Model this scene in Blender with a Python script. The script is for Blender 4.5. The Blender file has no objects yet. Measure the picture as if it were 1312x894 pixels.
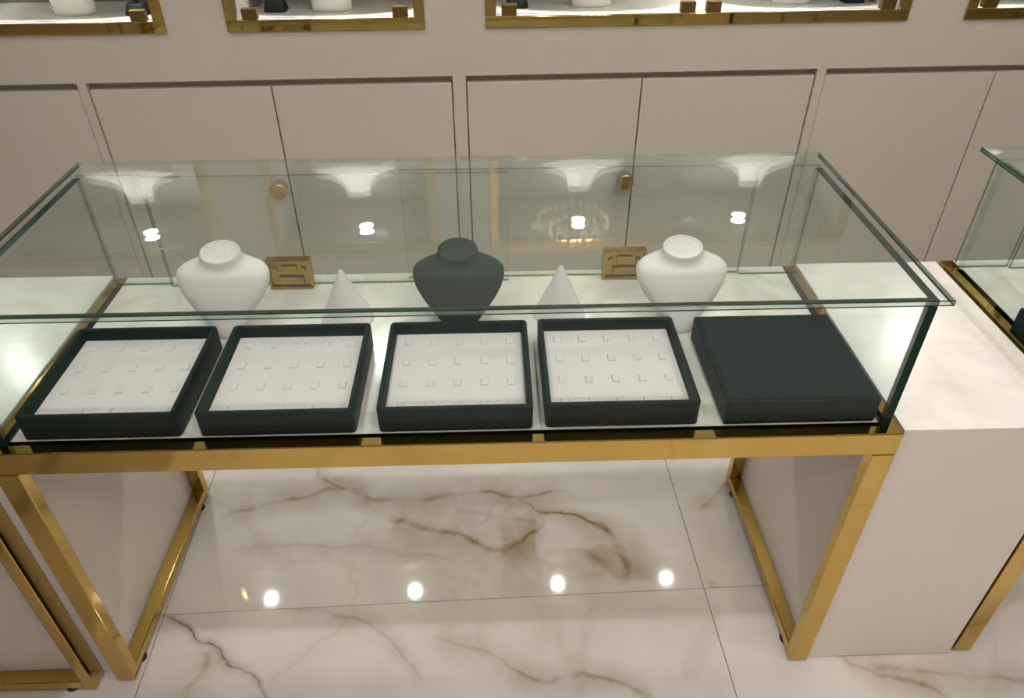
import bpy, bmesh, math, random
from mathutils import Vector, Matrix
random.seed(7)
S = bpy.context.scene
COL = S.collection
R = math.radians

# ------------------------------------------------------------------ camera, world, exposure
CAM = dict(f=954.09, pitch=37.066, yaw=-1.678, roll=-0.137, loc=(0.0765, -0.8757, 1.5403))
cd = bpy.data.cameras.new('camera')
cd.sensor_fit = 'HORIZONTAL'
cd.sensor_width = 36.0
cd.lens = CAM['f'] / 1312 * 36.0
cd.clip_start = 0.02
cam = bpy.data.objects.new('camera', cd)
COL.objects.link(cam)
fw = Vector((0, math.cos(R(CAM['pitch'])), -math.sin(R(CAM['pitch']))))
up = Vector((0, math.sin(R(CAM['pitch'])), math.cos(R(CAM['pitch']))))
rt = Vector((1, 0, 0))
rz = Matrix.Rotation(R(CAM['yaw']), 3, 'Z')
fw, up, rt = rz @ fw, rz @ up, rz @ rt
cr, sr = math.cos(R(CAM['roll'])), math.sin(R(CAM['roll']))
rt, up = cr * rt + sr * up, -sr * rt + cr * up
cam.matrix_world = Matrix(((rt.x, up.x, -fw.x, CAM['loc'][0]), (rt.y, up.y, -fw.y, CAM['loc'][1]),
                           (rt.z, up.z, -fw.z, CAM['loc'][2]), (0, 0, 0, 1)))
S.camera = cam

w = bpy.data.worlds.new('world')
S.world = w
w.use_nodes = True
w.node_tree.nodes['Background'].inputs[0].default_value = (1.0, 0.93, 0.84, 1)
w.node_tree.nodes['Background'].inputs[1].default_value = 0.0

S.view_settings.view_transform = 'Standard'
S.view_settings.look = 'None'
S.view_settings.gamma = 1.0
S.view_settings.use_curve_mapping = False
S.view_settings.exposure = 0.24
S.cycles.max_bounces = 12
S.cycles.diffuse_bounces = 5
S.cycles.glossy_bounces = 6
S.cycles.transparent_max_bounces = 40
S.cycles.caustics_reflective = False
S.cycles.caustics_refractive = False

DOWNLIGHT_L = 75.0         # radiance of the downlight lenses
SPOT_W = 19.0              # power of each downlight beam
NICHE_L = 600.0            # radiance of the little niche spot lenses
NICHE_W = 15.0              # power of each niche spot beam
LAMP_COL = (1.0, 0.97, 0.965)

# ------------------------------------------------------------------ materials
def new_mat(name):
    m = bpy.data.materials.new(name)
    m.use_nodes = True
    nt = m.node_tree
    return m, nt, nt.nodes, nt.links, nt.nodes['Principled BSDF']

def simple(name, col, rough=0.5, metal=0.0, spec=0.5, bump=None, coat=0.0, sheen=0.0):
    m, nt, N, L, p = new_mat(name)
    p.inputs['Base Color'].default_value = (*col, 1)
    p.inputs['Roughness'].default_value = rough
    p.inputs['Metallic'].default_value = metal
    p.inputs['Specular IOR Level'].default_value = spec
    if coat:
        p.inputs['Coat Weight'].default_value = coat
        p.inputs['Coat Roughness'].default_value = 0.08
    if sheen:
        p.inputs['Sheen Weight'].default_value = sheen
        p.inputs['Sheen Roughness'].default_value = 0.5
    if bump:
        tc = N.new('ShaderNodeTexCoord')
        nz = N.new('ShaderNodeTexNoise')
        nz.inputs['Scale'].default_value = bump[0]
        nz.inputs['Detail'].default_value = 3
        bp = N.new('ShaderNodeBump')
        bp.inputs['Strength'].default_value = bump[1]
        bp.inputs['Distance'].default_value = 0.001
        L.new(tc.outputs['Object'], nz.inputs['Vector'])
        L.new(nz.outputs['Fac'], bp.inputs['Height'])
        L.new(bp.outputs['Normal'], p.inputs['Normal'])
    return m

def glass_mat(name='clear_glass', n=1.5, tint=(0.955, 0.985, 0.975)):
    # clear float glass, thin-walled: mirror part follows the angle of incidence, the rest passes with a slight green tint
    m = bpy.data.materials.new(name)
    m.use_nodes = True
    nt = m.node_tree
    N, L = nt.nodes, nt.links
    N.clear()
    out = N.new('ShaderNodeOutputMaterial')
    geo = N.new('ShaderNodeNewGeometry')
    dot = N.new('ShaderNodeVectorMath'); dot.operation = 'DOT_PRODUCT'
    L.new(geo.outputs['Normal'], dot.inputs[0]); L.new(geo.outputs['Incoming'], dot.inputs[1])
    ab = N.new('ShaderNodeMath'); ab.operation = 'ABSOLUTE'
    L.new(dot.outputs['Value'], ab.inputs[0])
    def mt(op, x, y=None):
        nd = N.new('ShaderNodeMath'); nd.operation = op
        for i, v in enumerate((x, y)):
            if v is None: continue
            if isinstance(v, (int, float)): nd.inputs[i].default_value = v
            else: L.new(v, nd.inputs[i])
        return nd.outputs[0]
    c = mt('MAXIMUM', ab.outputs[0], 0.02)
    # exact dielectric reflectance for the given index, the same from both sides of a plane-parallel pane
    g = mt('SQRT', mt('ADD', mt('MULTIPLY', c, c), n * n - 1))
    gp, gm = mt('ADD', g, c), mt('SUBTRACT', g, c)
    r1 = mt('DIVIDE', gm, gp)
    r2 = mt('DIVIDE', mt('SUBTRACT', mt('MULTIPLY', c, gp), 1.0), mt('ADD', mt('MULTIPLY', c, gm), 1.0))
    fres = mt('MULTIPLY', mt('MULTIPLY', mt('MULTIPLY', r1, r1), 0.5), mt('ADD', mt('MULTIPLY', r2, r2), 1.0))
    tr = N.new('ShaderNodeBsdfTransparent'); tr.inputs['Color'].default_value = (*tint, 1)
    gl = N.new('ShaderNodeBsdfGlossy'); gl.inputs['Roughness'].default_value = 0.0
    mx = N.new('ShaderNodeMixShader')
    L.new(fres, mx.inputs[0]); L.new(tr.outputs[0], mx.inputs[1]); L.new(gl.outputs[0], mx.inputs[2])
    L.new(mx.outputs[0], out.inputs['Surface'])
    return m

def edge_thin_mat(name='translucent_glass_edge', k=.45, tr_col=(.62, .80, .70), col=(.02, .06, .045)):
    m, nt, N, L, p = new_mat(name)
    p.inputs['Base Color'].default_value = (*col, 1)
    p.inputs['Roughness'].default_value = .08
    tr = N.new('ShaderNodeBsdfTransparent'); tr.inputs['Color'].default_value = (*tr_col, 1)
    mx = N.new('ShaderNodeMixShader'); mx.inputs[0].default_value = k
    L.new(tr.outputs[0], mx.inputs[1]); L.new(p.outputs[0], mx.inputs[2])
    L.new(mx.outputs[0], N['Material Output'].inputs['Surface'])
    return m

def emit(name, col, strength):
    m, nt, N, L, p = new_mat(name)
    p.inputs['Base Color'].default_value = (0.8, 0.8, 0.8, 1)
    p.inputs['Emission Color'].default_value = (*col, 1)
    p.inputs['Emission Strength'].default_value = strength
    return m

# veins of the polished floor tiles, laid out on the floor in metres: (points, half width, strength, tint)
VEINS = [
    ([(-.715, .165), (-.66, .142), (-.617, .104), (-.565, .072), (-.528, .030), (-.47, .008), (-.428, -.04), (-.40, -.10)], .0045, .95, 0),
    ([(-.655, .452), (-.52, .50), (-.444, .515), (-.347, .54), (-.214, .497), (.039, .511), (.13, .492), (.21, .512), (.30, .495)], .012, .62, 1),
    ([(-.447, .64), (-.40, .575), (-.347, .54), (-.25, .50)], .008, .65, 1),
    ([(-.21, .436), (-.12, .405), (-.03, .372), (.079, .330), (.16, .372), (.21, .43)], .014, .75, 2),
    ([(.08, .345), (.13, .33), (.18, .335)], .032, .42, 2),
    ([(.13, .492), (.20, .452), (.29, .420), (.345, .385), (.372, .33), (.384, .27), (.372, .205)], .015, .72, 2),
    ([(.27, .33), (.33, .28), (.372, .22)], .024, .45, 2),
    ([(-.05, .47), (.09, .43), (.19, .42)], .010, .40, 1),
    ([(.615, .425), (.66, .47), (.735, .545), (.80, .62)], .012, .50, 2),
    ([(.575, .20), (.625, .152), (.67, .118), (.75, .09)], .008, .55, 1),
    ([(-.08, .085), (.004, .058), (.074, .020), (.174, -.028), (.24, -.02), (.308, -.031), (.42, -.075)], .010, .55, 1),
    ([(-.43, .175), (-.33, .15), (-.231, .128), (-.165, .079), (-.12, .02), (-.09, -.03)], .009, .42, 1),
    ([(-.60, .07), (-.57, .03), (-.60, -.02), (-.54, -.06)], .012, .35, 2),
    ([(.825, .012), (.897, -.042), (.975, -.067), (1.03, -.10)], .010, .62, 1),
    ([(.86, -.02), (1.0, -.04), (1.105, -.05), (1.30, -.075)], .010, .45, 1),
    ([(-.60, .335), (-.45, .36), (-.33, .35), (-.20, .33), (.0, .27)], .009, .32, 1),
]

def floor_mat(veins):
    m, nt, N, L, p = new_mat('polished_marble_tile')
    geo = N.new('ShaderNodeNewGeometry')
    n1 = N.new('ShaderNodeTexNoise'); n1.inputs['Scale'].default_value = 7.0; n1.inputs['Detail'].default_value = 6
    n1.inputs['Roughness'].default_value = 0.62
    L.new(geo.outputs['Position'], n1.inputs['Vector'])
    sub = N.new('ShaderNodeVectorMath'); sub.operation = 'SUBTRACT'; sub.inputs[1].default_value = (.5, .5, .5)
    L.new(n1.outputs['Color'], sub.inputs[0])
    scl = N.new('ShaderNodeVectorMath'); scl.operation = 'SCALE'; scl.inputs['Scale'].default_value = 0.075
    L.new(sub.outputs[0], scl.inputs[0])
    pos = N.new('ShaderNodeVectorMath'); pos.operation = 'ADD'
    L.new(geo.outputs['Position'], pos.inputs[0]); L.new(scl.outputs[0], pos.inputs[1])
    flat = N.new('ShaderNodeVectorMath'); flat.operation = 'MULTIPLY'; flat.inputs[1].default_value = (1, 1, 0)
    L.new(pos.outputs[0], flat.inputs[0])
    P = flat.outputs[0]

    def math_(op, a, b=None, clamp=False):
        n = N.new('ShaderNodeMath'); n.operation = op; n.use_clamp = clamp
        for i, v in enumerate((a, b)):
            if v is None: continue
            if isinstance(v, (int, float)): n.inputs[i].default_value = v
            else: L.new(v, n.inputs[i])
        return n.outputs[0]

    sep = N.new('ShaderNodeSeparateXYZ')
    L.new(P, sep.inputs[0])

    def vein_dist(pts):
        # the vein as a curve over its longer direction; returns distance across it and a fade towards its ends
        xs = [p_[0] for p_ in pts]; ys = [p_[1] for p_ in pts]
        k = 0 if max(xs) - min(xs) >= max(ys) - min(ys) else 1
        q = sorted((p_[k], p_[1 - k]) for p_ in pts)
        t0, t1 = q[0][0], q[-1][0]
        o0 = min(v for _, v in q) - .02; o1 = max(v for _, v in q) + .02
        t = math_('DIVIDE', math_('SUBTRACT', sep.outputs[k], t0), t1 - t0)
        fc = N.new('ShaderNodeFloatCurve')
        c = fc.mapping.curves[0]
        for i, (tt, oo) in enumerate(q):
            loc = ((tt - t0) / (t1 - t0), (oo - o0) / (o1 - o0))
            if i < 2: c.points[i].location = loc
            else: c.points.new(*loc)
        fc.mapping.update()
        L.new(t, fc.inputs['Value'])
        want = math_('MULTIPLY', fc.outputs[0], o1 - o0)
        d = math_('ABSOLUTE', math_('SUBTRACT', math_('SUBTRACT', sep.outputs[1 - k], o0), want))
        fade = math_('MULTIPLY', math_('MULTIPLY', t, math_('SUBTRACT', 1.0, t)), 14.0, True)
        return d, fade

    # slow variation of vein weight
    n2 = N.new('ShaderNodeTexNoise'); n2.inputs['Scale'].default_value = 11.0; n2.inputs['Detail'].default_value = 4
    L.new(geo.outputs['Position'], n2.inputs['Vector'])
    vary = N.new('ShaderNodeMapRange'); vary.inputs['From Min'].default_value = .30; vary.inputs['From Max'].default_value = .62
    vary.inputs['To Min'].default_value = .25; vary.inputs['To Max'].default_value = 1.2
    L.new(n2.outputs['Fac'], vary.inputs['Value'])
    # base cream with faint clouds
    n3 = N.new('ShaderNodeTexNoise'); n3.inputs['Scale'].default_value = 2.2; n3.inputs['Detail'].default_value = 5
    L.new(geo.outputs['Position'], n3.inputs['Vector'])
    cr_ = N.new('ShaderNodeValToRGB')
    cr_.color_ramp.elements[0].position = .35; cr_.color_ramp.elements[0].color = (.62, .57, .53, 1)
    cr_.color_ramp.elements[1].position = .62; cr_.color_ramp.elements[1].color = (.74, .70, .67, 1)
    L.new(n3.outputs['Fac'], cr_.inputs[0])
    col = cr_.outputs[0]
    # everywhere else: fine random veins
    n4 = N.new('ShaderNodeTexNoise'); n4.inputs['Scale'].default_value = 1.1; n4.inputs['Detail'].default_value = 7
    n4.inputs['Distortion'].default_value = 1.2
    L.new(geo.outputs['Position'], n4.inputs['Vector'])
    r_ = math_('SUBTRACT', n4.outputs['Fac'], .5)
    r_ = math_('ABSOLUTE', r_)
    r_ = math_('DIVIDE', r_, .016)
    r_ = math_('SUBTRACT', 1.0, r_, True)
    r_ = math_('MULTIPLY', r_, .14)
    mixr = N.new('ShaderNodeMix'); mixr.data_type = 'RGBA'; mixr.inputs['B'].default_value = (.36, .29, .21, 1)
    L.new(r_, mixr.inputs['Factor']); L.new(col, mixr.inputs['A'])
    col = mixr.outputs['Result']
    tint = [(.13, .08, .04, 1), (.225, .155, .085, 1), (.26, .175, .07, 1)]
    for pts, hw, st, ti in veins:
        hw *= (1.2, 1.6, 2.0)[ti]
        dmin, fade = vein_dist(pts)
        core = math_('SUBTRACT', 1.0, math_('DIVIDE', dmin, hw), True)
        halo = math_('MULTIPLY', math_('SUBTRACT', 1.0, math_('DIVIDE', dmin, hw * 3.6), True), .5)
        f = math_('MAXIMUM', core, halo)
        f = math_('MULTIPLY', math_('MULTIPLY', f, min(1.0, st * (1.0, 1.1, 1.35)[ti])), fade)
        f = math_('MULTIPLY', f, vary.outputs[0])
        mx = N.new('ShaderNodeMix'); mx.data_type = 'RGBA'; mx.inputs['B'].default_value = tint[ti]
        L.new(f, mx.inputs['Factor']); L.new(col, mx.inputs['A'])
        col = mx.outputs['Result']
    L.new(col, p.inputs['Base Color'])
    p.inputs['Roughness'].default_value = 0.045
    p.inputs['Specular IOR Level'].default_value = 0.55
    return m

def deck_mat(name, base, vein, rough):
    m, nt, N, L, p = new_mat(name)
    tc = N.new('ShaderNodeTexCoord')
    n = N.new('ShaderNodeTexNoise'); n.inputs['Scale'].default_value = 3.0; n.inputs['Detail'].default_value = 8
    n.inputs['Distortion'].default_value = 1.6
    L.new(tc.outputs['Object'], n.inputs['Vector'])
    r = N.new('ShaderNodeValToRGB')
    r.color_ramp.elements[0].position = .40; r.color_ramp.elements[0].color = (*base, 1)
    r.color_ramp.elements[1].position = .60; r.color_ramp.elements[1].color = (*base, 1)
    e = r.color_ramp.elements.new(.50); e.color = (*vein, 1)
    L.new(n.outputs['Fac'], r.inputs[0]); L.new(r.outputs[0], p.inputs['Base Color'])
    p.inputs['Roughness'].default_value = rough
    return m

M = dict(
    wall=simple('cream_wall_paint', (.56, .525, .475), .45, bump=(60, .03)),
    lacquer=simple('cream_door_lacquer', (.57, .53, .48), .38),
    ceiling=simple('ceiling_paint', (.80, .77, .73), .8),
    white=simple('white_lacquer', (.75, .71, .665), .48, spec=.35),
    taupe=simple('taupe_wall_paint', (.44, .38, .32), .6),
    gold=simple('polished_brass', (.62, .43, .125), .06, 1.0),
    niche_floor=simple('niche_floor_white', (.50, .47, .44), .4),
    gold_frame=simple('mirror_brass', (.62, .43, .125), .03, 1.0),
    lock=simple('lock_brass', (.44, .30, .085), .13, 1.0),
    gold_soft=simple('satin_brass', (.60, .42, .125), .24, 1.0),
    black=simple('black_rubber', (.012, .012, .012), .6),
    green=simple('dark_green_leatherette', (.0035, .0135, .013), .5, spec=.12, bump=(700, .02)),
    green_bust=simple('dark_green_velvet', (.010, .034, .034), .62, spec=.15, bump=(1200, .2)),
    bust=simple('white_leatherette', (.84, .80, .79), .42, bump=(900, .12)),
    insert=simple('ivory_foam', (.66, .615, .60), .75, bump=(500, .2)),
    edge=simple('green_glass_edge', (.0035, .026, .017), .12, spec=.15),
    edge_mid=edge_thin_mat('deep_glass_edge', .62, (.50, .72, .61), (.012, .045, .032)),
    edge_thin=edge_thin_mat(), edge_faint=edge_thin_mat('faint_glass_edge', .10, (.86, .93, .89)), under=simple('added_dark_board', (.10, .075, .05), .6),
    lid_edge=edge_thin_mat('light_band_lid_edge', .30, (.86, .94, .90), (.42, .50, .45)),
    grout=simple('grey_grout', (.20, .17, .14), .8),
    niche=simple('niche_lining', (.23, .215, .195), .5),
    steel=simple('bright_steel', (.75, .73, .70), .18, 1.0),
    glass=glass_mat(), low_reflect=glass_mat('low_reflect_case_glass', 1.27), floor=floor_mat([v for v in VEINS if v[0][0][1] < .2]), floor_back=floor_mat([v for v in VEINS if v[0][0][1] >= .2]),
    deck=deck_mat('white_marble_deck', (.72, .69, .64), (.60, .575, .52), .16),
    plinth_top=deck_mat('white_stone_top', (.84, .795, .76), (.76, .72, .69), .22),
    lamp=emit('downlight_lens', LAMP_COL, DOWNLIGHT_L),
    niche_lamp=emit('niche_spot_lens', (1.0, .93, .84), NICHE_L),
    crystal=emit('lit_crystal', (1.0, .82, .58), 95.0),
    gold_dark=simple('dark_brass', (.21, .14, .05), .5, 1.0),
)

# ------------------------------------------------------------------ mesh helpers
class MB:
    def __init__(self):
        self.v, self.f, self.mi, self.sm = [], [], [], []
    def box(self, x0, x1, y0, y1, z0, z1, mi=0, mis=None):
        # mis: material per face in the order -x +x -y +y -z +z
        b = len(self.v)
        self.v += [(x, y, z) for x in (x0, x1) for y in (y0, y1) for z in (z0, z1)]
        fs = [(0, 1, 3, 2), (4, 6, 7, 5), (0, 4, 5, 1), (2, 3, 7, 6), (0, 2, 6, 4), (1, 5, 7, 3)]
        for i, q in enumerate(fs):
            self.f.append(tuple(b + k for k in q)); self.mi.append(mis[i] if mis else mi); self.sm.append(False)
        return self
    def rings(self, rings, cap0=True, cap1=True, mi=0, smooth=True):
        b = len(self.v); n = len(rings[0])
        for r in rings: self.v += [tuple(p) for p in r]
        for k in range(len(rings) - 1):
            for i in range(n):
                j = (i + 1) % n
                self.f.append((b + k * n + i, b + k * n + j, b + (k + 1) * n + j, b + (k + 1) * n + i))
                self.mi.append(mi); self.sm.append(smooth)
        if cap0: self.f.append(tuple(b + i for i in reversed(range(n)))); self.mi.append(mi); self.sm.append(False)
        if cap1:
            o = b + (len(rings) - 1) * n
            self.f.append(tuple(o + i for i in range(n))); self.mi.append(mi); self.sm.append(False)
        return self
    def cyl(self, c, r0, r1, h, axis='z', n=32, mi=0):
        rs = []
        for r, t in ((r0, 0), (r1, h)):
            ring = []
            for i in range(n):
                a = 2 * math.pi * i / n
                if axis == 'z': ring.append((c[0] + r * math.cos(a), c[1] + r * math.sin(a), c[2] + t))
                elif axis == 'y': ring.append((c[0] + r * math.cos(a), c[1] + t, c[2] - r * math.sin(a)))
                else: ring.append((c[0] + t, c[1] + r * math.cos(a), c[2] + r * math.sin(a)))
            rs.append(ring)
        return self.rings(rs, mi=mi)
    def mesh(self, name, mats):
        me = bpy.data.meshes.new(name)
        me.from_pydata(self.v, [], self.f)
        for m in mats: me.materials.append(m)
        me.polygons.foreach_set('material_index', self.mi)
        me.polygons.foreach_set('use_smooth', self.sm)
        me.update()
        return me
    def build(self, name, mats, parent=None, bevel=0.0, segs=2):
        if not isinstance(mats, (list, tuple)): mats = [mats]
        o = bpy.data.objects.new(name, self.mesh(name, mats))
        COL.objects.link(o)
        o.parent = parent
        if bevel:
            b = o.modifiers.new('bevel', 'BEVEL')
            b.width = bevel; b.segments = segs; b.limit_method = 'ANGLE'; b.angle_limit = R(40)
        return o

def tag(o, label=None, cat=None, group=None, kind=None):
    if label: o['label'] = label
    if cat: o['category'] = cat
    if group: o['group'] = group
    if kind: o['kind'] = kind
    return o

def empty(name, loc=(0, 0, 0), rz=0.0):
    o = bpy.data.objects.new(name, None)
    o.empty_display_size = .1
    COL.objects.link(o)
    o.location = loc; o.rotation_euler = (0, 0, rz)
    return o

def copy_tree(o, parent=None):
    c = o.copy(); COL.objects.link(c); c.parent = parent
    for ch in list(o.children): copy_tree(ch, c)
    return c

def box(name, x0, x1, y0, y1, z0, z1, mat, parent=None, bevel=0.0, segs=2):
    return MB().box(x0, x1, y0, y1, z0, z1).build(name, mat, parent, bevel, segs)

# ------------------------------------------------------------------ room shell (turned 1.6 degrees against the counters)
WA = R(1.6)
WY = 1.12
CEIL = 2.85
def wpt(u, v, z=0.0):
    return (u * math.cos(WA) - v * math.sin(WA), WY + u * math.sin(WA) + v * math.cos(WA), z)

TA = R(1.4)
floor = box('floor', -4.6, 5.4, -4.2, 1.75, -.06, -.004, M['grout'])
tag(floor, kind='structure')
TX, TY = 1.275, .64
tile_me = None
gx, gy = .5685, .193
for i in range(-4, 4):
    for j in range(-6, 2):
        x0, y0 = (i) * TX, (j) * TY
        if tile_me is None:
            mb = MB().box(.001, TX - .001, .001, TY - .001, -.004, 0)
            t = mb.build('tile', M['floor'], floor)
            tile_me = t.data
            back_me = tile_me.copy(); back_me.materials.clear(); back_me.materials.append(M['floor_back'])
        else:
            t = bpy.data.objects.new('tile', back_me if j == 0 else tile_me); COL.objects.link(t); t.parent = floor
        c, s = math.cos(TA), math.sin(TA)
        t.location = (gx + c * x0 - s * y0, gy + s * x0 + c * y0, 0)
        t.rotation_euler = (0, 0, TA)

ceiling = box('ceiling', -4.6, 5.4, -4.2, 1.75, CEIL, CEIL + .08, M['ceiling'])
tag(ceiling, kind='structure')
for nm, b in dict(wall_left=(-4.2, -4.1, -4.1, 1.4), wall_right=(4.9, 5.0, -4.1, 1.4), wall_front=(-4.2, 5.0, -4.1, -4.0)).items():
    o = box(nm, b[0], b[1], b[2], b[3], 0, CEIL, M['taupe']); tag(o, kind='structure')

# back wall: face with openings for the niches above and the cupboard doors below
NICHES = [(-1.814, -.720, 2), (-.571, -.082, 1), (.070, 1.164, 2), (1.315, 1.804, 1)]
NZ0, NZ1, NF, NLIP = 1.053, 1.476, .027, .012
STILES = [(-1.962, -1.925), (-.983, -.961), (-.020, .015), (.960, .984), (1.925, 1.962)]
DOORTOP = .934
mb = MB()
def wb(u0, u1, z0, z1, v0=0.0, v1=.04): mb.box(u0, u1, v0, v1, z0, z1)
wb(-4.3, 5.0, NZ1, CEIL)
wb(-4.3, 5.0, DOORTOP, NZ0)
us = [-4.3] + [e for n in NICHES for e in n[:2]] + [5.0]
for k in range(0, len(us), 2): wb(us[k], us[k + 1], NZ0, NZ1)
wb(-4.3, STILES[0][1], 0, DOORTOP); wb(STILES[-1][0], 5.0, 0, DOORTOP)
for s in STILES[1:-1]: wb(s[0], s[1], 0, DOORTOP)
wall = mb.build('wall_back', M['wall'])
wall.location = (0, WY, 0); wall.rotation_euler = (0, 0, WA)
tag(wall, kind='structure')

# cupboards under the niches: a pair of flush doors each
CUP = ['cream cupboard with flush door pair, one round brass knob, under the single niche',
       'cream cupboard with flush door pair and round brass knob, under left part of the wide niche beside the single one']
DG = .0030
def cupboard(k, label, knobs):
    u0, u1 = STILES[k][1], STILES[k + 1][0]
    um = {0: -1.452, 1: -.494, 2: .4865, 3: 1.464}[k]
    c = empty('wall_cupboard', wpt(um, 0), WA)
    a, b = u0 - um, u1 - um
    box('carcass', a, b, .028, .045, 0, DOORTOP, M['lacquer'], c)
    for x0, x1, kn in ((a + DG, -DG * .6, knobs), (DG * .6, b - DG, False)):
        d = box('cupboard_door', x0, x1, .004, .022, .05, .915, M['lacquer'], c, .0012)
        if kn:
            kx = -.027
            n = 40
            rings = []
            for r, y in ((.019, .004), (.019, -.002), (.022, -.004), (.0232, -.006), (.0232, -.037), (.0224, -.039), (.020, -.040)):
                rings.append([(kx + r * math.cos(2 * math.pi * i / n), y, .637 - r * math.sin(2 * math.pi * i / n)) for i in range(n)])
            MB().rings(rings).build('knob', M['gold'], d)['label'] = 'round brass knob'
    box('plinth_board', a, b, .012, .026, 0, .048, M['lacquer'], c)
    tag(c, label, 'cupboard', 'cream cupboards along the back wall')
cupboard(0, 'cream wall cupboard with plain flush doors, behind the corner plinth', False)
cupboard(1, 'cream wall cupboard with brass knob, seen through the glass behind white bust and white cone', True)
cupboard(2, 'cream wall cupboard with brass knob, behind the bust beside the closed box', True)
cupboard(3, 'cream wall cupboard with plain flush doors, behind the white plinth between two counters', False)

# display niches
def glass_box(x0, x1, y0, y1, z0, z1, thin, edge=1):
    # a pane: the two large faces are clear, the four cut edges are green
    ax = {'x': (0, 1), 'y': (2, 3), 'z': (4, 5)}[thin]
    mis = [0 if i in ax else edge for i in range(6)]
    return MB().box(x0, x1, y0, y1, z0, z1, mis=mis)

def niche(u0, u1, doors, label, lamps):
    uc = (u0 + u1) / 2
    n = empty('display_niche', wpt(uc, 0, NZ0), WA)
    a, b, h = u0 - uc, u1 - uc, NZ1 - NZ0
    D = .30
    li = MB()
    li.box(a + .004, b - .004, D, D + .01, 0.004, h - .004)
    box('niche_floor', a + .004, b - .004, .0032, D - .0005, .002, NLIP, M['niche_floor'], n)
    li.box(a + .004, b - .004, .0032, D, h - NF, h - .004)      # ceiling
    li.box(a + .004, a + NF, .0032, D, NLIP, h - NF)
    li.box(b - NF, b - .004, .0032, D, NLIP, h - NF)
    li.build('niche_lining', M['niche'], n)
    for nm, bb in (('frame_rail', (a, b, 0, NF)), ('frame_rail', (a, b, h - NF, h)), ('frame_stile', (a, a + NF, NF, h - NF)), ('frame_stile', (b - NF, b, NF, h - NF))):
        f = box(nm, bb[0], bb[1], -.006, .003, bb[2], bb[3], M['gold_frame'] if nm == 'frame_rail' else M['gold_soft'], n, .0015)
    w = (b - a - 2 * NF) / doors
    for k in range(doors):
        x0 = a + NF + k * w + .002; x1 = x0 + w - .004
        g = glass_box(x0, x1, .001, .007, NF + .003, h - NF - .003, 'y').build('glass_door', [M['glass'], M['steel']], n)
        for cx in (x0 + .012, x1 - .050):
            for z0 in (NF + .001, h - NF - .027):
                box('door_clip', cx, cx + .038, -.006, .013, z0, z0 + .026, M['gold_dark'], g, .0015)
        sx = lamps[k] - uc
        ring = MB()
        nn = 32
        rings = []
        for r, z in ((.0208, h - NF - .0005), (.0208, h - NF - .004), (.028, h - NF - .004), (.028, h - NF - .0005)):
            rings.append([(sx + r * math.cos(2 * math.pi * i / nn), .112 + r * math.sin(2 * math.pi * i / nn), z) for i in range(nn)])
        ring.rings(rings, False, False).build('spot_ring', M['white'], n)
        MB().cyl((sx, .112, h - NF - .003), .0205, .0205, .0025, n=nn).build('spot_lens', M['niche_lamp'], n)
        ld = bpy.data.lights.new('niche_beam', 'SPOT')
        ld.energy = NICHE_W; ld.color = (1.0, .95, .88); ld.spot_size = R(100); ld.spot_blend = .7; ld.shadow_soft_size = .018
        lo = bpy.data.objects.new('niche_beam', ld); COL.objects.link(lo); lo.parent = n
        lo.location = (sx, .112, h - NF - .008); lo.rotation_euler = (R(8), 0, 0)
    tag(n, label, 'niche', 'brass-framed display niches in the back wall')
niche(*NICHES[0], 'wide brass-framed wall niche above the cupboard behind the corner plinth', (-1.55, -.972))
niche(*NICHES[1], 'narrow brass-framed wall niche between the two wide ones', (-.313,))
niche(*NICHES[2], 'wide brass-framed wall niche with paired door clips at its middle, above the two-knob wall', (.353, .868))
niche(*NICHES[3], 'brass-framed wall niche above the white plinth and the neighbouring counter', (1.56,))

# ------------------------------------------------------------------ busts, cones, stands
def sup(a, b, cx, cy, z, n=40, p=2.3, tilt=0.0):
    r = []
    for i in range(n):
        t = 2 * math.pi * i / n
        c, s = math.cos(t), math.sin(t)
        x = a * math.copysign(abs(c) ** (2 / p), c)
        y = b * math.copysign(abs(s) ** (2 / p), s)
        r.append((cx + x, cy + y, z + tilt * y))
    return r

def bust_meshes():
    prof = [  # z, half width, half depth, y offset, exponent, tilt
        (.000, .026, .016, .000, 2.2, 0), (.003, .0285, .0185, .000, 2.2, 0), (.012, .030, .0195, .002, 2.3, 0),
        (.025, .037, .021, .007, 2.4, 0), (.045, .054, .024, .016, 2.5, 0), (.065, .070, .027, .026, 2.6, 0),
        (.084, .0815, .029, .034, 2.6, 0), (.099, .0872, .030, .041, 2.5, .05), (.109, .0885, .030, .045, 2.4, .08),
        (.117, .0865, .030, .048, 2.3, .12), (.1232, .079, .0295, .051, 2.2, .2), (.1268, .068, .029, .0525, 2.1, .26),
        (.1298, .056, .0285, .054, 2.0, .30), (.1335, .047, .028, .055, 2.0, .33), (.138, .0420, .0276, .056, 2.0, .36),
        (.1435, .0395, .0276, .0565, 2.0, .38), (.149, .0385, .0278, .057, 2.0, .38)]
    body = MB().rings([sup(a, b, 0, y, z, 48, p, t) for z, a, b, y, p, t in prof], True, False)
    # rolled rim and dished neck plate
    rim = [(.149, .0385, .0278), (.1512, .0380, .0274), (.1522, .0366, .0262), (.1516, .0350, .0248), (.1500, .0342, .0242), (.1490, .0300, .021), (.1485, .012, .009)]
    top = MB().rings([sup(a, b, 0, .057, z, 48, 2.0, .38) for z, a, b in rim], False, True)
    for i in range(len(top.sm)): top.sm[i] = True
    # easel strut behind
    st = MB()
    st.box(-.018, .018, .078, .083, .0, .06)
    return body, top, st

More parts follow.
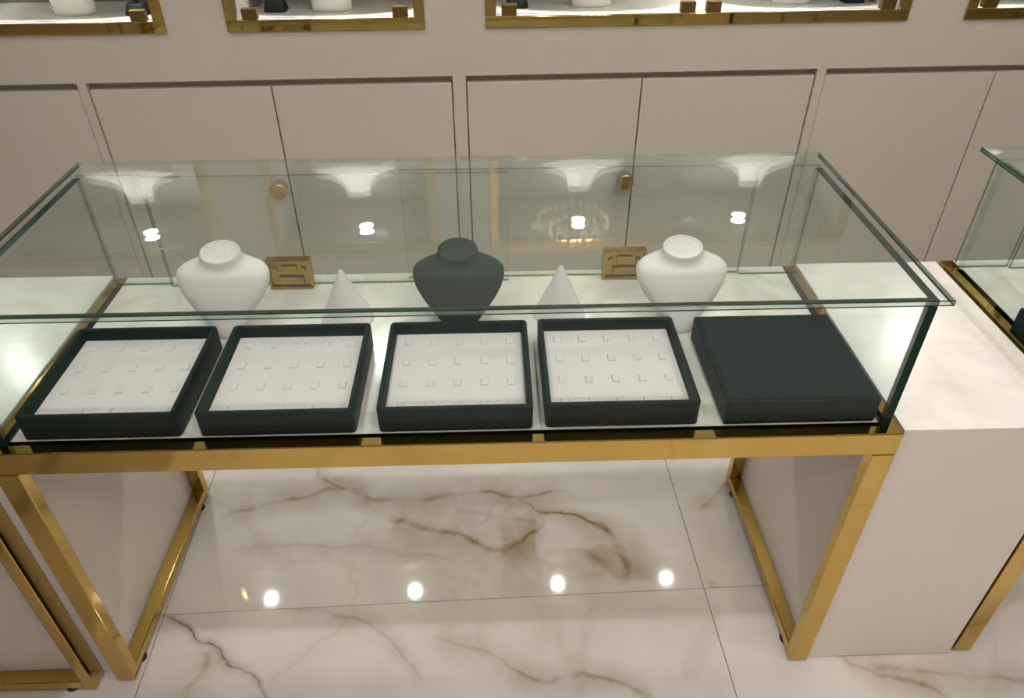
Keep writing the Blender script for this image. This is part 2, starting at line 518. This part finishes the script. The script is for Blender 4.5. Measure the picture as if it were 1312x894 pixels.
def tall_bust_meshes():
    prof = [(.000, .050, .030, 0, 2.2, 0), (.004, .0525, .032, 0, 2.2, 0), (.03, .0535, .032, .0, 2.2, 0), (.06, .060, .036, -.003, 2.3, 0),
            (.10, .080, .046, -.008, 2.4, 0), (.14, .104, .054, -.011, 2.5, 0), (.17, .122, .057, -.010, 2.5, .02), (.188, .130, .055, -.006, 2.4, .06),
            (.200, .130, .051, -.001, 2.3, .1), (.210, .120, .047, .005, 2.2, .15), (.218, .100, .043, .011, 2.1, .2), (.227, .078, .039, .016, 2.0, .24),
            (.238, .059, .035, .020, 2.0, .27), (.252, .045, .032, .023, 2.0, .28), (.268, .038, .030, .025, 2.0, .28), (.282, .036, .029, .026, 2.0, .28)]
    body = MB().rings([sup(a, b, 0, y, z, 48, p, t) for z, a, b, y, p, t in prof], True, False)
    rim = [(.282, .036, .029), (.285, .0352, .0282), (.2855, .033, .026), (.284, .031, .0245), (.2835, .010, .008)]
    top = MB().rings([sup(a, b, 0, .026, z, 48, 2.0, .28) for z, a, b in rim], False, True)
    for i in range(len(top.sm)): top.sm[i] = True
    return body, top

_b, _t, _s = bust_meshes()
_b2, _t2 = tall_bust_meshes()
def make_tall_bust(mat, label, loc, rz=0.0, group=None):
    e = empty('necklace_bust', loc, rz)
    e.scale = (1.0, 1.0, 1.05)
    for nm, m_ in (('torso', _b2), ('neck_cap', _t2)):
        key = 'tall' + nm
        if key in bust_cache:
            o = bpy.data.objects.new(nm, bust_cache[key]); COL.objects.link(o); o.parent = e
        else:
            o = m_.build(nm, mat, e); bust_cache[key] = o.data
    tag(e, label, 'necklace bust', group)
    return e
def make_bust(mat, label, loc, scale=1.0, rz=0.0, group=None, name='necklace_bust'):
    e = empty(name, loc, rz)
    e.scale = (scale,) * 3
    for nm, m_ in (('torso', _b), ('neck_cap', _t), ('easel_strut', _s)):
        key = nm + mat.name
        if key in bust_cache:
            o = bpy.data.objects.new(nm, bust_cache[key]); COL.objects.link(o); o.parent = e
        else:
            o = m_.build(nm, mat, e); bust_cache[key] = o.data
        if nm == 'easel_strut':
            o.rotation_euler = (R(0), 0, 0)
    tag(e, label, 'necklace bust', group)
    return e
bust_cache = {}

# ------------------------------------------------------------------ display counter
ZF = .687
def make_counter():
    c = empty('display_counter')
    G = M['gold']
    zr = .639
    box('top_rail', -.75, .75, 0, .030, zr, ZF, G, c, .0018)
    box('top_rail', -.7195, .7195, .515, .54, zr, .6635, G, c, .0018)
    for s in (-1, 1):
        x0, x1 = sorted((s * .72, s * .75))
        box('top_rail', x0, x1, .0302, .54, zr, ZF, G, c, .0018)
        x0, x1 = sorted((s * .71, s * .75))
        for y0, y1 in ((0, .024), (.516, .54)):
            box('leg', x0, x1, y0, y1, .006, zr - .0003, G, c, .0018)
        box('bottom_rail', x0, x1, .0242, .5158, .010, .034, G, c, .0018)
        x0, x1 = sorted((s * .7405, s * .749))
        box('side_panel', x0, x1, .0245, .5155, .0345, zr, M['white'], c)
        for y in (.055, .485):
            MB().cyl((s * .7215, y, 0), .0135, .0135, .0102, n=20).build('foot', M['black'], c)
    box('deck', -.7195, .7195, .0303, .5395, .664, .686, M['deck'], c)
    box('added_dark_board', -.715, .715, .031, .514, .652, .6635, M['under'], c)  # unseen board added dark, to dim the reflections in the bottom rails
    # glass case
    GM = [M['low_reflect'], M['edge']]  # plain panes, index lowered to weaken reflections over the dark trays
    ZL0, ZL1 = .9365, .9465
    lid = MB()
    x, y0, y1 = .745, .004, .556
    prof = [(ZL0, .0012), (ZL0 + .0012, 0), (ZL0 + .0028, 0), (ZL1 - .0012, 0), (ZL1, .0012)]   # cut edge with ground arrises
    rr3 = [[(-x + i, y0 + i, z), (x - i, y0 + i, z), (x - i, y1 - i, z), (-x + i, y1 - i, z)] for z, i in prof]
    lid.rings(rr3, True, True, smooth=False)
    # faces: 4 strips of 4 sides, then bottom and top
    lid.mi = [1, 1, 2, 1] + [1, 1, 2, 1] + [2, 3, 2, 3] + [1, 1, 2, 1] + [0, 0]  # pale and dark strips painted to imitate light bands inside the glass edge
    lid.build('top_pane', [M['glass'], M['edge'], M['lid_edge'], M['edge_mid']], c)
    glass_box(-.7180, .7180, .0195, .0290, ZF, ZL0 - .0003, 'y').build('front_pane', GM, c)
    for s in (-1, 1):
        x0, x1 = sorted((s * .7180, s * .7325))
        sp = MB().box(x0, x1, .0195, .500, ZF, ZL0 - .0003, mis=[0, 0, 1, 2, 1, 1])
        sp.build('side_pane', [M['low_reflect'], M['edge'], M['edge_faint']], c)
        x0, x1 = sorted((s * .6125, s * .7325))
        glass_box(x0, x1, .5085, .515, ZF, ZL0 - .0003, 'y').build('fixed_back_pane', [M['low_reflect'], M['edge_thin']], c)
    for x0, x1, y0, lx in ((-.612, .110, .500, -.351), (-.106, .612, .5165, .358)):
        d = glass_box(x0, x1, y0, y0 + .0065, ZF, .935, 'y').build('sliding_door', [M['low_reflect'], M['edge_thin']], c)
        lk = MB()
        yb = y0 - .0003
        lk.box(lx - .046, lx + .046, yb - .014, yb, .6872, .757)
        lo = lk.build('lock', M['gold'], d, .002)
    # details of the locks, kept as one relief on each lock body
    return c

proto = make_counter()
tag(proto, 'long glass display counter on brass legs holding a row of jewellery trays and busts', 'counter', 'brass and glass display counters')
# relief on the locks
for d in [o for o in proto.children if o.name.startswith('sliding_door')]:
    lo = d.children[0]
    me = lo.data
    xs = [v.co.x for v in me.vertices]; ys = [v.co.y for v in me.vertices]
    lx = (min(xs) + max(xs)) / 2; yf = min(ys)
    rel = MB()
    rel.v = [tuple(v.co) for v in me.vertices]; rel.f = [tuple(p.vertices) for p in me.polygons]
    rel.mi = [0] * len(rel.f); rel.sm = [False] * len(rel.f)
    # raised outer frame
    rel.box(lx - .046, lx + .046, yf - .006, yf, .750, .757)
    rel.box(lx - .046, lx + .046, yf - .006, yf, .6872, .694)
    rel.box(lx - .046, lx - .040, yf - .006, yf, .694, .750)
    rel.box(lx + .040, lx + .046, yf - .006, yf, .694, .750)
    # bolt plate and lower step
    rel.box(lx - .024, lx + .028, yf - .006, yf, .698, .717)
    rel.box(lx - .017, lx + .017, yf - .004, yf, .722, .743)
    rel.cyl((lx - .029, yf - .005, .733), .006, .006, .005, 'y', 20)
    rel.cyl((lx + .029, yf - .005, .733), .006, .006, .005, 'y', 20)
    old = lo.data
    lo.data = rel.mesh('lock', [M['lock']])
    lo['label'] = 'square brass door lock'

right = copy_tree(proto)
right.location = (1.832, .012, 0)
right['label'] = 'neighbouring glass display counter beyond the white plinth'
left = copy_tree(proto)
left.location = (-.787, -.728, 0)
left.rotation_euler = (0, 0, R(90))
left['label'] = 'glass display counter set at a right angle, ending at the corner plinth'

# plinths that close the gaps between the counters
def plinth(label, x0, x1, y0, y1, name='plinth'):
    p = empty(name, ((x0 + x1) / 2, (y0 + y1) / 2, 0))
    a, b = (x1 - x0) / 2, (y1 - y0) / 2
    box('body', -a, a, -b, b, .004, .6848, M['white'], p, .0004)
    box('top_slab', -a, a, -b, b, .685, .687, M['plinth_top'], p, .0004)
    tag(p, label, 'plinth')
    return p
plinth('white lacquered plinth with pale stone top between two counters', .754, 1.0705, .008, .548)
plinth('white corner plinth with pale stone top beside the counter end', -1.325, -.754, .0245, .548)

# ------------------------------------------------------------------ things in the case
DECK = .686
WH = 'white padded necklace busts in the glass case'
make_bust(M['bust'], 'white necklace bust in the glass case, by the case end at the corner plinth', (-.441, .322, DECK))
make_bust(M['green_bust'], 'dark green necklace bust standing in the middle of the glass case', (.010, .316, DECK))
make_bust(M['bust'], 'white necklace bust in the glass case behind the closed dark box', (.441, .312, DECK))

def cone(x, y, label):
    n = 48
    rings = []
    for r, z in ((.0515, 0), (.0525, .0015), (.052, .004), (.0506, .0072), (.028, .058), (.0052, .1095), (.0036, .1130), (.0012, .1145)):
        rings.append([(r * math.cos(2 * math.pi * i / n), r * math.sin(2 * math.pi * i / n), z) for i in range(n)])
    e = empty('cone_stand', (x, y, DECK))
    MB().rings(rings[2:]).build('cone', M['bust'], e)
    MB().rings(rings[:3]).build('base_disc', M['bust'], e)
    tag(e, label, 'display cone', 'white display cones')
cone(-.217, .367, 'white display cone behind the ring tray second from the corner plinth')
cone(.2085, .367, 'white display cone behind the ring tray next to the closed box')

TW, TD, TH = .256, .249, .050
def make_tray():
    t = empty('ring_tray')
    o, wl = TW / 2, .0095
    hd = TD / 2
    # one padded frame: outer and inner walls with a rounded top
    def rr(a, b, r, z, n=6):
        pts = []
        for cx, cy, a0 in ((a - r, b - r, 0), (-a + r, b - r, 90), (-a + r, -b + r, 180), (a - r, -b + r, 270)):
            for k in range(n + 1):
                an = R(a0 + 90 * k / n)
                pts.append((cx + r * math.cos(an), cy + r * math.sin(an), z))
        return pts
    fr = MB()
    fr.rings([rr(o - .0015, hd - .0015, .007, 0), rr(o, hd, .008, .0015), rr(o, hd, .008, TH - .003), rr(o - .001, hd - .001, .0075, TH - .0008),
              rr(o - .003, hd - .003, .006, TH), rr(o - wl + .003, hd - wl + .003, .003, TH), rr(o - wl + .001, hd - wl + .001, .002, TH - .0008),
              rr(o - wl, hd - wl, .0015, TH - .003), rr(o - wl, hd - wl, .0015, .016)], True, True).build('tray_body', M['green'], t)
    ins = box('foam_insert', -o + wl + .0005, o - wl - .0005, -hd + wl + .0005, hd - wl - .0005, .0165, .027, M['insert'], t, .0012)
    # ring slots: a pinched flap with its slit
    me = None
    iw, idp = TW - 2 * wl, TD - 2 * wl
    for r in range(4):
        for k in range(5):
            x = -iw / 2 + .026 + k * (iw - .050) / 4
            y = -idp / 2 + .024 + r * (idp - .052) / 3
            if me is None:
                s = MB()
                s.v = [(-.006, -.008, 0), (.006, -.008, 0), (.006, .008, 0), (-.006, .008, 0),
                       (-.0048, -.0072, .0022), (.0048, -.0072, .0022), (.0042, .005, .0034), (-.0042, .005, .0034), (-.0046, .0062, -.001), (.0046, .0062, -.001)]
                s.f = [(0, 1, 5, 4), (4, 5, 6, 7), (0, 4, 7, 3), (1, 2, 6, 5), (7, 6, 9, 8)]
                s.mi = [0] * 5; s.sm = [False] * 5
                q = s.build('ring_slot', M['insert'], ins); me = q.data
            else:
                q = bpy.data.objects.new('ring_slot', me); COL.objects.link(q); q.parent = ins
            q.location = (x, y, .027); q.scale = (1.2, 1.2, 1.0)
    return t
tray = make_tray()
TRAYS = [(-.5695, .1565, 0, 'dark green ring tray with ivory foam at the case end by the corner plinth'),
         (-.283, .1565, 0, 'dark green ring tray with ivory foam, second from the corner plinth'),
         (.010, .1570, 0.0, 'dark green ring tray with ivory foam in front of the dark green bust'),
         (.2865, .159, 0, 'dark green ring tray with ivory foam next to the closed dark box')]
for i, (x, y, a, lb) in enumerate(TRAYS):
    o = tray if i == 0 else copy_tree(tray)
    o.location = (x, y, DECK); o.rotation_euler = (0, 0, R(a))
    tag(o, lb, 'tray', 'dark green ring trays in a row')

# closed dark box: tray turned over, with a raised panel
cb = empty('jewellery_box', (.5845, .1565, DECK))
box('box_body', -TW / 2, TW / 2, -TD / 2, TD / 2, 0, TH, M['green'], cb, .0035, 3)
box('lid_panel', -TW / 2 + .006, TW / 2 - .006, -TD / 2 + .006, TD / 2 - .006, TH - .001, TH + .0012, M['green'], cb, .0009)
tag(cb, 'closed dark green jewellery box with flat lid at the end of the tray row', 'box')
cb2 = copy_tree(cb)
cb2.location = (1.832 - .612, .165, DECK)
tag(cb2, 'closed dark green box inside the neighbouring counter', 'box')

# ------------------------------------------------------------------ things in the wall niches
NFZ = NZ0 + NLIP
NB = 'white necklace busts in the wall niches'
for u, lb in ((-1.005, 'white necklace bust in the wide wall niche above the corner plinth side'),
              (-.335, 'white necklace bust in the narrow wall niche'),
              (.362, 'white necklace bust in the wide wall niche beside the narrow one'),
              (.915, 'white necklace bust in the wide wall niche, on the side away from the narrow one'),
              (1.56, 'white necklace bust in the wall niche above the neighbouring counter'),
              (-1.54, 'white necklace bust at the far end of the corner-side wall niche')):
    make_tall_bust(M['bust'], lb, wpt(u, .168, NFZ), WA, NB)

def earring_stand(u, v, lb):
    e = empty('earring_stand', wpt(u, v, NFZ), WA)
    b = MB()
    b.rings([sup(.029, .026, 0, 0, 0, 24, 5), sup(.030, .027, 0, 0, .003, 24, 5), sup(.024, .021, 0, 0, .026, 24, 5), sup(.021, .018, 0, 0, .028, 24, 5)])
    b.build('base', M['green'], e)
    MB().box(-.005, .005, -.004, .004, .028, .085).build('post', M['green'], e, .001)
    MB().rings([sup(.030, .006, 0, 0, .080, 24, 3), sup(.034, .007, 0, 0, .095, 24, 3), sup(.034, .007, 0, 0, .120, 24, 3), sup(.026, .006, 0, 0, .132, 24, 3)]).build('earring_panel', M['green'], e)
    tag(e, lb, 'earring stand', 'dark green earring stands in the wall niches')
earring_stand(-.835, .150, 'dark green earring stand in the wide niche above the corner plinth side')
earring_stand(-.482, .165, 'dark green earring stand in the narrow wall niche')
earring_stand(.160, .165, 'dark green earring stand in the wide niche, beside the narrow one')
earring_stand(1.085, .165, 'dark green earring stand in the wide niche, by its far corner clip')

# ------------------------------------------------------------------ ceiling downlights and chandelier
dl = empty('downlight')
nn = 32
rr_ = [[(r * math.cos(2 * math.pi * i / nn), r * math.sin(2 * math.pi * i / nn), z) for i in range(nn)] for r, z in ((.052, 0), (.052, -.006), (.068, -.006), (.070, 0))]
MB().rings(rr_, False, False).build('trim_ring', M['white'], dl)
MB().cyl((0, 0, -.005), .0515, .0515, .004, n=nn).build('lens', M['lamp'], dl)
spots = [(x, y) for y in (-.40, .40, -1.6, -2.8) for x in (-1.65, -.55, .55, 1.65) if not (x < -1 and y > -1)]
fixtures = [dl] + [copy_tree(dl) for _ in spots[1:]]
for i, (x, y) in enumerate(spots):
    o = fixtures[i]
    o.location = (x, y, CEIL)
    ld = bpy.data.lights.new('downlight_beam', 'SPOT')
    ld.energy = SPOT_W; ld.color = LAMP_COL; ld.spot_size = R(125); ld.spot_blend = 1.0; ld.shadow_soft_size = .04
    lo = bpy.data.objects.new('downlight_beam', ld); COL.objects.link(lo); lo.parent = o; lo.location = (0, 0, -.012)
    tag(o, 'round recessed ceiling downlight', 'downlight', 'recessed ceiling downlights')

CHZ = 2.50
ch = empty('chandelier', (.71, -1.05, CHZ))
MB().cyl((0, 0, .18), .004, .004, CEIL - CHZ - .18, n=12).build('rod', M['gold'], ch)
MB().cyl((0, 0, CEIL - CHZ - .02), .05, .05, .02, n=24).build('canopy', M['gold'], ch)
for r, z in ((.22, .06), (.15, .12), (.09, .17)):
    rg = []
    for rr2, dz in ((r - .006, 0), (r + .006, 0), (r + .006, .012), (r - .006, .012)):
        rg.append([(rr2 * math.cos(2 * math.pi * i / 40), rr2 * math.sin(2 * math.pi * i / 40), z + dz) for i in range(40)])
    MB().rings(rg + [rg[0]], False, False).build('ring', M['gold'], ch)
    for k in (0, 1):
        a = k * math.pi / 2 + .3
        dx, dy = math.cos(a) * r, math.sin(a) * r
        nx, ny = -math.sin(a) * .003, math.cos(a) * .003
        b = MB(); i0 = 0
        b.v = [(sx * dx + t * nx, sx * dy + t * ny, zz) for sx in (-1, 1) for t in (-1, 1) for zz in (z + .002, z + .009)]
        b.f = [(0, 1, 3, 2), (4, 6, 7, 5), (0, 4, 5, 1), (2, 3, 7, 6), (0, 2, 6, 4), (1, 5, 7, 3)]; b.mi = [0] * 6; b.sm = [False] * 6
        b.build('spoke', M['gold'], ch)
cme = None
for r, z, n in ((.22, .055, 26), (.15, .115, 18), (.09, .165, 10)):
    for k in range(n):
        a = 2 * math.pi * k / n
        if cme is None:
            o = MB().rings([sup(.0006, .0006, 0, 0, 0, 6, 2), sup(.010, .010, 0, 0, -.018, 6, 2), sup(.006, .006, 0, 0, -.040, 6, 2), sup(.0005, .0005, 0, 0, -.052, 6, 2)], smooth=False).build('crystal', M['crystal'], ch)
            cme = o.data
        else:
            o = bpy.data.objects.new('crystal', cme); COL.objects.link(o); o.parent = ch
        o.location = (r * math.cos(a), r * math.sin(a), z - random.choice((0, .012, .03)))
tag(ch, 'lit crystal chandelier with three brass rings', 'chandelier')
